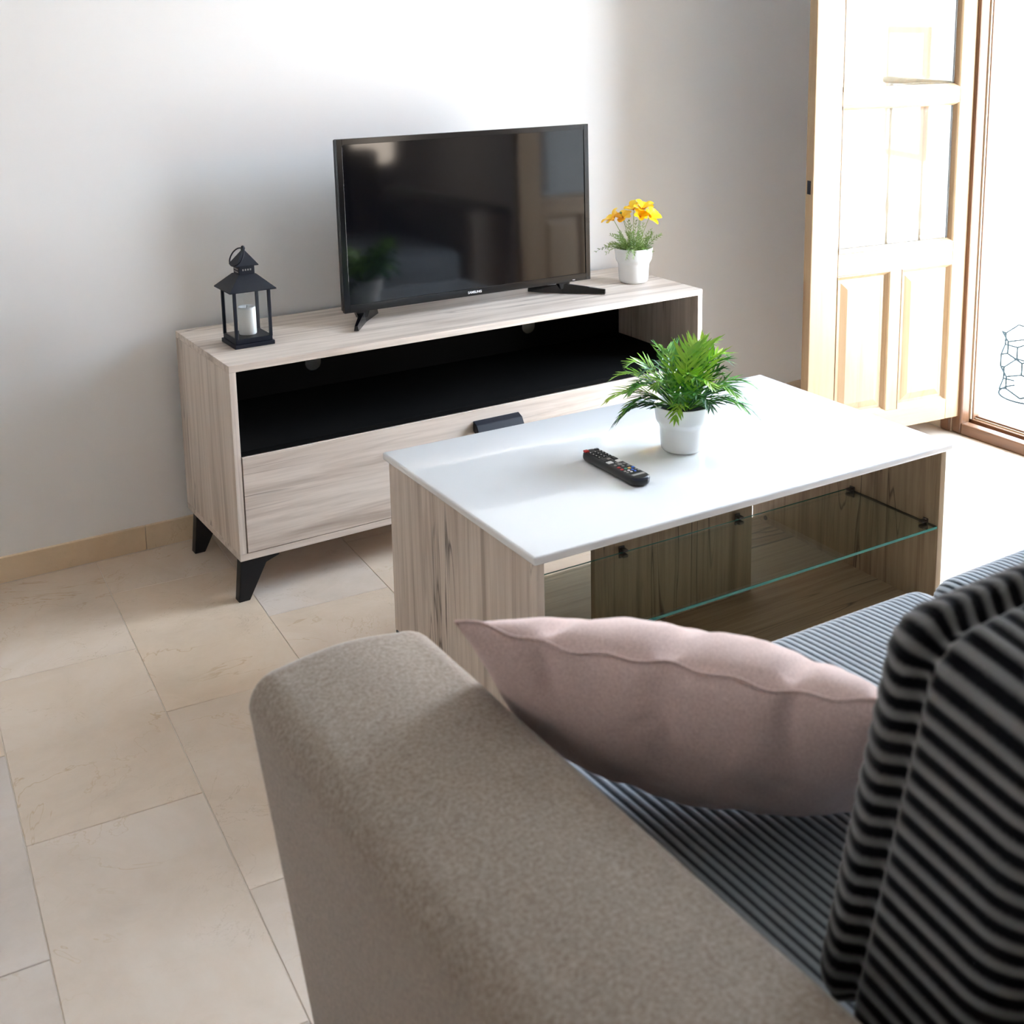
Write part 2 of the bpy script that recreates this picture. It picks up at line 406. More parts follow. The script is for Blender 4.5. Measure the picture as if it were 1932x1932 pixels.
# door leaves: glazed above, two raised panels below
LW, LH, LT = 0.60, 2.06, 0.036
def frustum(bm, x0, x1, z0, z1, yb, yt, ins, both=True):
    """raised field: base rectangle at yb, top inset at yt"""
    for s in ((1, -1) if both else (1,)):
        v = [bm.verts.new((x, s*yb, z)) for x, z in ((x0, z0), (x1, z0), (x1, z1), (x0, z1))]
        w = [bm.verts.new((x, s*yt, z)) for x, z in ((x0+ins, z0+ins), (x1-ins, z0+ins), (x1-ins, z1-ins), (x0+ins, z1-ins))]
        for k in range(4): bm.faces.new((v[k], v[(k+1) % 4], w[(k+1) % 4], w[k]))
        bm.faces.new(w)
def moulding(bm, x0, x1, z0, z1, w=0.014, yo=LT/2, yi=LT/2-0.012):
    """sloping quarter moulding around an opening, both faces"""
    for s in (1, -1):
        steps = [(0, yo), (0.002, yo+0.0015), (0.006, yo-0.002), (0.008, yo-0.005), (w, yi)]
        prev = None
        for d, y in steps:
            r = [bm.verts.new((x, s*y, z)) for x, z in ((x0+d, z0+d), (x1-d, z0+d), (x1-d, z1-d), (x0+d, z1-d))]
            if prev:
                for k in range(4): bm.faces.new((prev[k], prev[(k+1) % 4], r[(k+1) % 4], r[k]))
            prev = r
def make_leaf(name, s):
    """local: hinge edge at x=0, runs to x=-LW, face normals +-y, z from 0"""
    e = setp(empty(name), kind='structure')
    h = LT/2
    box('stile', (-0.058, 0, -h, h, 0, LH), 'pine_z', e, 0.0025)
    box('stile', (-LW, -LW+0.098, -h, h, 0, LH), 'pine_z', e, 0.0025)
    x0, x1 = -LW+0.098, -0.058
    rails = [(0.0, 0.062), (0.508, 0.575), (1.012, 1.052), (1.50, 1.54), (LH-0.08, LH)]
    for a, b_ in rails: box('rail', (x0, x1, -h, h, a, b_), 'pine_x', e, 0.002)
    mx = (x0+x1)/2
    box('muntin', (mx-0.022, mx+0.022, -h, h, 0.062, 0.508), 'pine_z', e, 0.002)
    for a, b_ in ((x0, mx-0.022), (mx+0.022, x1)):
        bm = bmesh.new(); bx(bm, a, b_, -0.005, 0.005, 0.062, 0.508)
        frustum(bm, a+0.022, b_-0.022, 0.084, 0.486, 0.005, 0.0125, 0.022)
        p = obj('panel', bm, 'pine_z', e)
        bm = bmesh.new(); moulding(bm, a, b_, 0.062, 0.508); obj('moulding', bm, 'pine_z', p)
    for (a, b_), (c, d) in zip(rails[1:], rails[2:]):
        g = obj('pane', bx(bmesh.new(), x0, x1, -0.002, 0.002, b_, c), 'pane', e)
        bm = bmesh.new(); moulding(bm, x0, x1, b_, c, 0.013, LT/2, 0.004); obj('glazing_bead', bm, 'pine_z', g)
    ys = s*(h+0.010)
    sh = box('shutter', (-LW+0.075, -0.035, min(ys-0.009, ys+0.009), max(ys-0.009, ys+0.009), 0.54, LH-0.05), 'frame_z', e, 0.002)
    for a, b_ in ((0.60, 1.00), (1.07, 1.48), (1.56, LH-0.10)):
        bm = bmesh.new(); frustum(bm, -LW+0.125, -0.085, a, b_, 0.009, 0.014, 0.02); bmesh.ops.translate(bm, vec=(0, ys, 0), verts=bm.verts); obj('panel', bm, 'frame_z', sh)
    for z in (0.25, 1.05, 1.85):
        bm = bmesh.new(); tube(bm, [(0.006, -h-0.004, z-0.04), (0.006, -h-0.004, z+0.04)], 0.006, 12); obj('hinge', bm, 'steel', e, True)
    box('latch_keeper', (-LW-0.0015, -LW+0.001, -0.008, 0.008, 0.76, 0.80), 'black_metal', e, 0.0003)
    return e
lf1 = make_leaf('door_2', 1); lf1.location = (XR-0.006, -0.562, 0.058); lf1.rotation_euler = (0, 0, R(-7))
lf2 = make_leaf('door_3', -1); lf2.location = (XR-0.006, DY1+0.026, 0.058); lf2.rotation_euler = (0, 0, R(0.5))

# ================================================================ SIDEBOARD
SBX, SBY, SA = 0.0, -0.4388, 0.0106
SW, SD, SZ0, SZ1 = 1.364, 0.400, 0.1005, 0.5684
T = 0.0165
sb = setp(empty('sideboard', (SBX, SBY, 0), SA), 'pale oak effect low sideboard with open black niche, drop front and splayed black legs', 'sideboard')
box('top_panel', (0, SW, 0, SD, SZ1-T, SZ1), 'oak_x', sb)
box('bottom_panel', (0, SW, 0.0, SD, SZ0, SZ0+T), 'oak_x', sb)
box('side_panel', (0, T, 0.0005, SD, SZ0+T, SZ1-T), 'oak_z', sb)
box('side_panel', (SW-T, SW, 0.0005, SD, SZ0+T, SZ1-T), 'oak_z', sb)
NZ = 0.352
box('niche_floor', (T, SW-T, 0.001, SD-0.01, NZ, NZ+0.012), 'niche', sb)
# back panel with three round cable holes
bp = bmesh.new()
holes = [0.35, 1.02]
yb0 = SD-0.012
def panel_with_holes(bm, x0, x1, z0, z1, y, hs, hz, r):
    xs = [x0]
    for h_ in hs: xs += [h_-r-0.01, h_+r+0.01]
    xs.append(x1)
    for k in range(0, len(xs)-1, 2): bx(bm, xs[k], xs[k+1], y, y+0.004, z0, z1)
    for h_ in hs:
        a, b_ = h_-r-0.01, h_+r+0.01
        bx(bm, a, b_, y, y+0.004, z0, hz-r-0.01); bx(bm, a, b_, y, y+0.004, hz+r+0.01, z1)
        n = 32; sq = []; ci = []
        for k in range(n):
            an = 2*math.pi*k/n + math.pi/4; c, s = math.cos(an), math.sin(an); m_ = max(abs(c), abs(s))
            sq.append((h_+c/m_*(r+0.01), hz+s/m_*(r+0.01))); ci.append((h_+c*r, hz+s*r))
        A = [bm.verts.new((p[0], y, p[1])) for p in sq]; B = [bm.verts.new((p[0], y, p[1])) for p in ci]
        for k in range(n): bm.faces.new((A[k], A[(k+1) % n], B[(k+1) % n], B[k]))
panel_with_holes(bp, T, SW-T, SZ0+T, SZ1-T, yb0, holes, 0.432, 0.022)
obj('back_panel', bp, 'niche', sb)
dr = box('drop_front', (T+0.002, SW-T-0.002, -0.001, T-0.001, SZ0+T+0.0015, NZ-0.002), 'oak_x', sb, 0.001)
hb = prism(bmesh.new(), [(-0.001, 0.322), (-0.020, 0.314), (-0.030, 0.297), (-0.026, 0.286), (-0.018, 0.286), (-0.001, 0.296)], 0, 0.615, 0.750, 0.001)
hd = obj('handle', hb, 'black_metal', dr); hd['label'] = 'slanted black bar handle'
def leg_front(x, mir, y0, y1):
    P = [(0.0, 0.1005), (0.092, 0.1005), (0.092, 0.095), (0.060, 0.084), (0.016, 0.0), (-0.010, 0.0)]
    pts = [(x+mir*p[0], p[1]) for p in P]
    return prism(bmesh.new(), pts, 1, y0, y1, 0.0008)
for x, mr in ((0.002, 1), (SW-0.002, -1)):
    obj('leg', leg_front(x, mr, 0.004, 0.030), 'black_wood', sb)
    obj('leg', leg_front(x, mr, SD-0.065, SD-0.039), 'black_wood', sb)

# ================================================================ COFFEE TABLE
ct = setp(empty('coffee_table', (0.21419, -1.4028, 0), -0.0137), 'coffee table with glossy white top, oak effect end panels and glass shelf', 'coffee table')
CL, CW, CZ = 1.0594, 0.6477, 0.4144
top = bmesh.new(); bx(top, 0, CL, 0, CW, CZ-0.017, CZ, bev=0.0045, seg=3)
obj('table_top', top, 'white_gloss', ct, True)
box('end_panel', (0.010, 0.026, 0.010, CW-0.010, 0.006, CZ-0.017), 'oak_z', ct)
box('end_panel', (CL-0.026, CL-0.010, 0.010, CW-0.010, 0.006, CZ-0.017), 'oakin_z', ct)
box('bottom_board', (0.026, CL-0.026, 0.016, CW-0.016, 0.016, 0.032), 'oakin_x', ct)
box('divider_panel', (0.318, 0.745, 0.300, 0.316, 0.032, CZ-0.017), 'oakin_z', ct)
for x in (0.018, CL-0.018):
    for y in (0.03, CW-0.03):
        box('foot', (x-0.010, x+0.010, y-0.012, y+0.012, 0, 0.007), 'rubber', ct, 0.001)
GZ = 0.218
gs = obj('glass_shelf', bx(bmesh.new(), 0.0285, CL-0.0285, 0.012, 0.288, GZ, GZ+0.0055), 'shelf_glass', ct)
bm = bmesh.new()
bx(bm, 0.0285, CL-0.0285, 0.0105, 0.0120, GZ, GZ+0.0055)
e1 = obj('front_edge', bm, 'glass_edge', gs); e1['label'] = 'polished green glass edge'
bm = bmesh.new(); bx(bm, 0.0285, CL-0.0285, 0.288, 0.2883, GZ+0.003, GZ+0.0055); obj('back_edge', bm, 'glass_edge', gs)
bm = bmesh.new(); bx(bm, CL-0.0284, CL-0.0276, 0.012, 0.288, GZ, GZ+0.0055); obj('end_edge', bm, 'dark_steel', gs)
def bracket(x, y, dx, dy):
    bm = bmesh.new()
    if dx: a, b_, c, d = sorted((x, x+dx*0.018)) + [y-0.007, y+0.007]
    else: a, b_ = x-0.007, x+0.007; c, d = sorted((y, y+dy*0.018))
    bx(bm, a, b_, c, d, GZ-0.007, GZ-0.0005, 0.002); bx(bm, a, b_, c, d, GZ+0.006, GZ+0.011, 0.002)
    if dx: bx(bm, x, x+dx*0.004, c, d, GZ-0.012, GZ+0.014, 0.001) if dx > 0 else bx(bm, x-0.004, x, c, d, GZ-0.012, GZ+0.014, 0.001)
    else: bx(bm, a, b_, y-0.004, y, GZ-0.012, GZ+0.014, 0.001)
    obj('shelf_bracket', bm, 'dark_steel', ct)
bracket(0.385, 0.300, 0, -1); bracket(0.700, 0.300, 0, -1)
for y in (0.045, 0.275): bracket(CL-0.026, y, -1, 0); bracket(0.026, y, 1, 0)
bm = bmesh.new(); tube(bm, [(CL-0.0285, 0.585, 0.045), (CL-0.0255, 0.585, 0.045)], 0.006, 14); obj('cam_bolt', bm, 'dark_steel', ct)

# ================================================================ TELEVISION
TVX, TVY, TVA = 0.363, -0.240, -0.0108
tv = setp(empty('television', (TVX, TVY, SZ1+0.0014), rot=(R(-0.9), 0, TVA)), 'black flat screen television with two angled feet on the sideboard', 'television')
b0, b1, tw = 0.598-SZ1, 1.0366-SZ1, 0.737
bm = bmesh.new()
# bezel as a ring in front of the body
def ring(bm, x0, x1, z0, z1, X0, X1, Z0, Z1, y0, y1):
    bx(bm, X0, x0, y0, y1, Z0, Z1, 0.0006, 1); bx(bm, x1, X1, y0, y1, Z0, Z1, 0.0006, 1)
    bx(bm, x0, x1, y0, y1, Z0, z0, 0.0006, 1); bx(bm, x0, x1, y0, y1, z1, Z1, 0.0006, 1)
ring(bm, 0.0145, tw-0.0145, b0+0.0195, b1-0.0145, 0, tw, b0, b1, 0, 0.012)
obj('bezel', bm, 'tv_plastic', tv)
sc_ = obj('screen', bx(bmesh.new(), 0.0140, tw-0.0140, 0.0025, 0.008, b0+0.019, b1-0.014), 'tv_screen', tv)
bm = bmesh.new(); bx(bm, 0.002, tw-0.002, 0.012, 0.030, b0+0.002, b1-0.002, 0.003)
bx(bm, 0.10, tw-0.10, 0.030, 0.068, b0+0.03, b1-0.12, 0.010); obj('back_shell', bm, 'tv_back', tv)
# brand lettering, flat print
cu = bpy.data.curves.new('brand_lettering', 'FONT'); cu.body = 'SAMSUNG'; cu.size = 0.0090; cu.align_x = 'CENTER'; cu.align_y = 'CENTER'; cu.offset = 0.0002
cu.extrude = 0.0002
lt = bpy.data.objects.new('brand_lettering', cu); COL.objects.link(lt)
dg = bpy.context.evaluated_depsgraph_get(); lme = bpy.data.meshes.new_from_object(lt.evaluated_get(dg)); bpy.data.objects.remove(lt)
lme.materials.clear()
lo = obj('brand_lettering', lme, 'key_white', tv); lo.location = (tw/2, -0.0004, b0+0.0095); lo.rotation_euler = (R(90), 0, 0); lo.scale = (1.0, 1.0, 1)
box('indicator_light', (tw-0.060, tw-0.052, -0.0005, 0.001, b0+0.004, b0+0.0055), 'key_white', tv, 0)
def tv_foot(cx, tipx, bkx):
    """low V foot: front arm swung outward, rear arm behind, short neck up to the body"""
    bm = bmesh.new()
    def arm(p, q, w0, w1, h0, h1):
        p, q = Vector(p), Vector(q); d = (q-p).normalized(); n = Vector((-d.y, d.x, 0))
        pts = []
        for P, w, h in ((p, w0, h0), (q, w1, h1)):
            pts.append([P+n*w, P-n*w, P-n*w*0.6+Vector((0, 0, h)), P+n*w*0.6+Vector((0, 0, h))])
        A = [bm.verts.new(v) for v in pts[0]]; B = [bm.verts.new(v) for v in pts[1]]
        bm.faces.new(A); bm.faces.new(B[::-1])
        for k in range(4): bm.faces.new((A[k], B[k], B[(k+1) % 4], A[(k+1) % 4]))
    arm((cx, 0.010, 0), (tipx, -0.075, 0), 0.010, 0.006, 0.026, 0.013)
    arm((cx, 0.010, 0), (bkx, 0.085, 0), 0.010, 0.006, 0.026, 0.013)
    bmesh.ops.recalc_face_normals(bm, faces=bm.faces)
    s = 1 if bkx > cx else -1
    prism(bm, [(cx-0.012, 0.012), (cx+s*0.0+0.012, 0.012), (cx+0.020, b0+0.004), (cx-0.020, b0+0.004)], 1, 0.003, 0.022, 0.0008)
    obj('foot', bm, 'tv_plastic', tv)
tv_foot(0.050, -0.002, 0.120)
tv_foot(tw-0.085, tw+0.000, tw-0.155)

# ================================================================ LANTERN
ln = setp(empty('lantern', (0.107, -0.259, SZ1), R(1.0)), 'black metal lantern with glass sides at the left end of the sideboard', 'lantern')
h = 0.0475
bm = bmesh.new(); bx(bm, -h-0.001, h+0.001, -h-0.001, h+0.001, 0, 0.010, 0.0012); bx(bm, -h+0.003, h-0.003, -h+0.003, h-0.003, 0.010, 0.022, 0.001)
obj('base', bm, 'black_metal', ln)
for sx_ in (-1, 1):
    for sy_ in (-1, 1):
        x, y = sx_*(h-0.006), sy_*(h-0.006)
        box('post', (x-0.0035, x+0.0035, y-0.0035, y+0.0035, 0.020, 0.136), 'black_metal', ln, 0.0006)
bm = bmesh.new(); ring(bm, -h+0.009, h-0.009, -h+0.009, h-0.009, -h+0.002, h-0.002, -h+0.002, h-0.002, 0, 0.006)
bmesh.ops.transform(bm, matrix=Matrix.Rotation(R(90), 4, 'X'), verts=bm.verts)
bmesh.ops.translate(bm, vec=(0, 0, 0.134), verts=bm.verts)
obj('top_rim', bm, 'black_metal', ln)
for k in range(4):
    p = obj('glass_pane', bx(bmesh.new(), -h+0.0095, h-0.0095, -0.0006, 0.0006, 0.022, 0.130), 'lantern_glass', ln)
    p.location = ((0, h-0.006, 0), (0, -h+0.006, 0), (h-0.006, 0, 0), (-h+0.006, 0, 0))[k]; p.rotation_euler = (0, 0, 0 if k < 2 else R(90))
def pyramid(bm, w0, z0, w1, z1, th=0.002):
    a = [bm.verts.new((sx_*w0, sy_*w0, z0)) for sx_, sy_ in ((-1, -1), (1, -1), (1, 1), (-1, 1))]
    a2 = [bm.verts.new((sx_*w0, sy_*w0, z0+th)) for sx_, sy_ in ((-1, -1), (1, -1), (1, 1), (-1, 1))]
    b_ = [bm.verts.new((sx_*w1, sy_*w1, z1)) for sx_, sy_ in ((-1, -1), (1, -1), (1, 1), (-1, 1))]
    bm.faces.new(a[::-1]); bm.faces.new(b_)
    for p, q in ((a, a2), (a2, b_)):
        for k in range(4): bm.faces.new((p[k], p[(k+1) % 4], q[(k+1) % 4], q[k]))
bm = bmesh.new(); pyramid(bm, 0.056, 0.135, 0.022, 0.170, 0.0025); obj('roof', bm, 'black_metal', ln)
bm = bmesh.new(); bx(bm, -0.019, 0.019, -0.019, 0.019, 0.166, 0.192, 0.001)
ch = obj('chimney', bm, 'black_metal', ln)
bm = bmesh.new()
for s in range(4):
    t = bmesh.new()
    if s % 2 == 0:
        for q in (-0.009, -0.003, 0.003, 0.009): bx(t, q-0.0015, q+0.0015, -0.0197, -0.0188, 0.1795, 0.1835)
    else:
        bx(t, -0.013, 0.013, -0.0197, -0.0188, 0.175, 0.1775); bx(t, -0.013, 0.013, -0.0197, -0.0188, 0.1815, 0.184)
    merge(bm, t, Matrix.Rotation(R(90*s), 4, 'Z'))
obj('vent_slot', bm, 'key_grey', ch)
bm = bmesh.new(); pyramid(bm, 0.0265, 0.191, 0.003, 0.226, 0.002); lathe(bm, [(0, 0.222), (0.0045, 0.226), (0.0055, 0.231), (0.003, 0.236), (0, 0.237)], 12); obj('cap', bm, 'black_metal', ln)
bm = bmesh.new()
rc = Vector((-0.013, -0.004, 0.212)); ax1 = Vector((0.013, 0.004, 0.021)); ax1.normalize(); ax2 = Vector((0.25, -0.95, 0)).normalized()
tube(bm, [rc + ax1*0.0235*math.cos(a) + ax2*0.0235*math.sin(a) + Vector((-0.008, -0.003, 0))*0.6 for a in [2*math.pi*k/28 for k in range(28)]], 0.0017, 8, True)
obj('ring_handle', bm, 'black_metal', ln, True)
cn = setp(obj('pillar_candle', lathe(bmesh.new(), [(0, 0), (0.0195, 0), (0.0205, 0.002), (0.0205, 0.062), (0.019, 0.067), (0.0165, 0.064), (0.008, 0.0625), (0, 0.062)], 40), 'candle', None, True),
          'short white pillar candle standing inside the black lantern', 'candle')
cn.location = (0.108, -0.258, SZ1+0.0222)
bm = bmesh.new(); tube(bm, [(0, 0, 0.0618), (0.0005, 0, 0.066), (0.0012, 0.0004, 0.0695)], 0.0006, 6); obj('wick', bm, 'rubber', cn)

# ================================================================ POTS AND PLANTS
def pot(name, loc, label, wd=1.0):
    e = setp(empty(name, loc), label, 'potted plant')
    pr = [(0, 0.0), (0.034, 0.0), (0.0385, 0.0018), (0.0415, 0.006), (0.0430, 0.012), (0.0452, 0.052), (0.0458, 0.056), (0.0475, 0.060), (0.0510, 0.0655), (0.0525, 0.069), (0.0531, 0.073), (0.0560, 0.101), (0.0562, 0.1025), (0.0550, 0.103), (0.0538, 0.1015), (0.0500, 0.074), (0.043, 0.060), (0.040, 0.02), (0, 0.018)]
    pr = [(r_*wd, z_) for r_, z_ in pr]
    obj('pot', lathe(bmesh.new(), pr, 64), 'ceramic', e, True)
    return e
fp = pot('potted_fern', (0.766, -1.108, CZ), 'green fern in a white pot on the white coffee table', 1.11)
def soil(e, mat, z, wd=1.0):
    bm = bmesh.new(); g = random.Random(3)
    lathe(bm, [(0.0505*wd, z-0.012), (0.0505*wd, z-0.002), (0.04, z+0.002), (0.02, z+0.004), (0, z+0.005)], 28)
    for v in bm.verts: v.co.z += g.uniform(-0.0015, 0.0015)
    obj('soil', bm, mat, e)
soil(fp, 'soil', 0.086, 1.08)
def frond(bm, base, az, length, rise, droop, wid, npin, g, twist=0.0, lift=0.0):
    """arching fern frond with strap-like, toothed pinnae; geometry appended to bm"""
    d = Vector((math.cos(az), math.sin(az), 0)); side = Vector((-d.y, d.x, 0))
    P = []; n = 16
    curl = g.uniform(-0.25, 0.25)
    for i in range(n+1):
        t = i/n
        r = length*(t - 0.10*t*t*droop)
        z = rise*math.sin(min(1.0, t*0.95)*math.pi*0.62)/math.sin(math.pi*0.5) - droop*length*0.85*max(0, t-0.35)**1.9
        P.append(base + d*r + side*(curl*length*t*t*0.5) + Vector((0, 0, z)))
    tube(bm, P, [0.0013*(1-0.75*i/n)+0.0003 for i in range(n+1)], 5)
    def strip(pts, ws, nrm):
        prev = None
        for p, w in zip(pts, ws):
            k = nrm*w
            cur = (bm.verts.new(p-k), bm.verts.new(p+Vector((0, 0, -0.0012))*(w/0.004)), bm.verts.new(p+k))
            if prev:
                bm.faces.new((prev[0], prev[1], cur[1], cur[0])); bm.faces.new((prev[1], prev[2], cur[2], cur[1]))
            prev = cur
    for k in range(npin):
        t = 0.22 + 0.78*k/npin
        fi = t*n; i = min(n-1, int(fi)); p = P[i].lerp(P[i+1], fi-i); tg = (P[i+1]-P[i]).normalized()
        up = Vector((0, 0, 1)); lat = tg.cross(up).normalized(); nn = lat.cross(tg)
        ln_ = 1.22*wid*(math.sin(math.pi*(0.16+0.80*t))**0.8)*g.uniform(0.85, 1.12)
        for s in (-1, 1):
            a = R(g.uniform(48, 60)) - t*0.35
            dr_ = (tg*math.cos(a) + lat*s*math.sin(a)).normalized()
            bend = nn*g.uniform(-0.10, 0.16) + Vector((0, 0, -0.18*droop))
            pts = []; ws = []
            m = 8
            for q in range(m+1):
                u = q/m
                pts.append(p + dr_*ln_*u + bend*ln_*u*u + tg*ln_*0.18*u*u)
                ws.append(0.0031*(wid/0.035)**0.5*(0.45+1.3*u*(1-u)*2.2)*(1-0.92*u**4)*(1.0 if q % 2 else 0.78) + 0.0002)
            acr = dr_.cross(nn).normalized()
            strip(pts, ws, acr)
            if g.random() < 0.5 and ln_ > 0.018:
                q0 = pts[3]; d2 = (dr_*0.8 + acr*0.6*g.choice((-1, 1))).normalized(); l2 = ln_*0.35
                strip([q0 + d2*l2*u for u in (0, 0.4, 0.8, 1)], [0.0022, 0.0022, 0.0013, 0.0002], d2.cross(nn).normalized())
    # tip leaflet
    strip([P[-2], P[-1], P[-1]+(P[-1]-P[-2])*1.3], [0.003, 0.0028, 0.0002], (P[-1]-P[-2]).cross(Vector((0, 0, 1))).normalized())
g = random.Random(11)
specs = []
# (azimuth deg, length, rise, droop, width, pinnae, material); hand placed silhouettes first
right = -34      # world azimuth that shows to the right in the picture
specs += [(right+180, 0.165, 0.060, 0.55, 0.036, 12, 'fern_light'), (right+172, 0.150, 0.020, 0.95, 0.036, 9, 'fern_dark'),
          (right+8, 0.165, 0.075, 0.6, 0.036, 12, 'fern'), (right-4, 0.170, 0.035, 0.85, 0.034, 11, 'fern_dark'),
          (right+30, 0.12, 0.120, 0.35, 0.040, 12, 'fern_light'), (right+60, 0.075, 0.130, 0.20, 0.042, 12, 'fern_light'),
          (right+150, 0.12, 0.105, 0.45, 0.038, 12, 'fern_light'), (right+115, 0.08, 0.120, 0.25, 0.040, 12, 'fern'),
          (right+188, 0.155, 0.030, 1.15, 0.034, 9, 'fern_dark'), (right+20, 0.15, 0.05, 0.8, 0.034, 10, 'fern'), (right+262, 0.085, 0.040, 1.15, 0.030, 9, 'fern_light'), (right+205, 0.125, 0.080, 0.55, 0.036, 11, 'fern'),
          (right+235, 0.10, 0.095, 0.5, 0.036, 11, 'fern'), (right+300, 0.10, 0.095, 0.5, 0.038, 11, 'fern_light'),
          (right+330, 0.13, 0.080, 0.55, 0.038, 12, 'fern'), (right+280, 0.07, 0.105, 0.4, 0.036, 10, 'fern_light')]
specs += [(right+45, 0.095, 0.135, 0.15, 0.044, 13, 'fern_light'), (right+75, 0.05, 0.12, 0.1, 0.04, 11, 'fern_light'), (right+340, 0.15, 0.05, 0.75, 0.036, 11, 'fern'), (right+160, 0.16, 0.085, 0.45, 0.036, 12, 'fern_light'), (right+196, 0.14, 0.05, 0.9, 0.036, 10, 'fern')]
for k in range(24):
    specs.append((g.uniform(0, 360), g.uniform(0.06, 0.12), g.uniform(0.05, 0.11), g.uniform(0.2, 0.7), g.uniform(0.026, 0.036), 9, g.choice(('fern', 'fern', 'fern_dark'))))
for az, ln_, rs, dp, wd, npn, mt in specs:
    npn = max(7, int(npn*0.85))
    bm = bmesh.new(); a = R(az)
    base = Vector((math.cos(a)*g.uniform(0.004, 0.018), math.sin(a)*g.uniform(0.004, 0.018), 0.088))
    frond(bm, base, a, ln_, rs, dp, wd, npn, g)
    obj('frond', bm, mt, fp)

yp = pot('flowering_plant', (1.262, -0.230, SZ1), 'yellow flowering plant in a white pot at the right end of the sideboard')
soil(yp, 'moss', 0.094)
g = random.Random(5)
# feathery foliage: many fine branching sprays, each spray a part
for k in range(34):
    bm = bmesh.new(); a = g.uniform(0, 2*math.pi); rr = g.uniform(0.0, 0.034)
    b0_ = Vector((rr*math.cos(a), rr*math.sin(a), 0.094))
    lean = g.uniform(0.15, 1.0) if k % 3 else g.uniform(1.0, 1.9); ln_ = g.uniform(0.05, 0.098)
    dr_ = Vector((math.cos(a)*lean, math.sin(a)*lean, 1.0)).normalized()
    P = [b0_ + dr_*ln_*t - Vector((0, 0, 0.3*lean*ln_*t*t)) for t in [q/8 for q in range(9)]]
    tube(bm, P, [0.0009-0.0006*q/8 for q in range(9)], 4)
    for q in range(1, 9):
        tg = (P[q]-P[q-1]).normalized()
        for w in range(4):
            an = g.uniform(0, 6.28); o_ = tg.orthogonal().normalized(); o_.rotate(Matrix.Rotation(an, 3, tg))
            e_ = (tg*0.9 + o_*0.9).normalized(); l2 = g.uniform(0.010, 0.019)*(1.1-q/14)
            m1 = P[q] + e_*l2*0.55; e2 = (e_ + tg*0.4).normalized()
            tube(bm, [P[q], m1, m1+e2*l2*0.5], [0.0008, 0.0007, 0.0003], 3)
            e3 = (e_*0.7 + tg.cross(e_)*0.6).normalized(); tube(bm, [m1, m1+e3*l2*0.4], [0.0006, 0.00025], 3)
    obj('foliage_spray', bm, 'feather', yp)
rt = Vector((math.cos(R(-34)), math.sin(R(-34)), 0)); fw = Vector((0.56, 0.83, 0))
# flower heads: (right, away, z, tilt_right, tilt_towards, size)
fl_specs = [(-0.058, 0.0, 0.183, -0.75, 0.25, 0.030), (-0.030, 0.010, 0.186, -0.2, 0.45, 0.030), (0.000, 0.0, 0.213, -0.35, 0.35, 0.027),
            (0.026, -0.004, 0.214, 0.25, 0.3, 0.030), (0.046, 0.004, 0.188, 0.85, 0.45, 0.031), (0.018, -0.012, 0.192, 0.35, 0.75, 0.024)]
for r_, f_, z_, tr, tt, sz in fl_specs:
    c = rt*r_ + fw*f_ + Vector((0, 0, z_))
    nrm = (Vector((0, 0, 1)) + rt*tr - fw*tt).normalized()
    st0 = Vector((c.x*0.25, c.y*0.25, 0.094))
    bm = bmesh.new(); tube(bm, [st0, st0.lerp(c, 0.5)+Vector((0, 0, 0.012))*0.5, c-nrm*0.004, c], [0.0010, 0.0009, 0.0009, 0.0016], 6)
    st = obj('flower_stem', bm, 'feather', yp)
    u = nrm.orthogonal().normalized(); w = nrm.cross(u)
    for k in range(6):
        bm = bmesh.new(); an = 2*math.pi*k/6 + g.uniform(-0.25, 0.25); d = u*math.cos(an)+w*math.sin(an); sd = nrm.cross(d)
        ll = sz*g.uniform(0.88, 1.1); cup = g.uniform(0.35, 1.7)
        prev = None
        for q in range(7):
            t = q/6; p = c + d*ll*t + nrm*(cup*ll*t*(1-0.55*t)); wv = sz*0.42*math.sin(math.pi*min(0.93, 0.10+t*0.83))**0.8
            cur = [bm.verts.new(p - sd*wv + nrm*wv*0.25), bm.verts.new(p), bm.verts.new(p + sd*wv + nrm*wv*0.25)]
            if prev:
                for j in range(2): bm.faces.new((prev[j], prev[j+1], cur[j+1], cur[j]))
            prev = cur
        obj('petal', bm, 'petal', st, True)
    bm = bmesh.new(); bmesh.ops.create_icosphere(bm, subdivisions=1, radius=sz*0.16)
    for v in bm.verts: v.co = v.co + c + nrm*0.0025
    obj('flower_centre', bm, 'flower_eye', st)
bm = bmesh.new(); c = rt*(-0.037) + Vector((0, 0, 0.204)); tube(bm, [Vector((0, 0, 0.094)), c*0.6+Vector((0, 0, 0.05)), c], 0.0007, 5)
t = bmesh.new(); bmesh.ops.create_icosphere(t, subdivisions=2, radius=0.004); merge(bm, t, Matrix.Translation(c)); obj('flower_bud', bm, 'feather', yp)

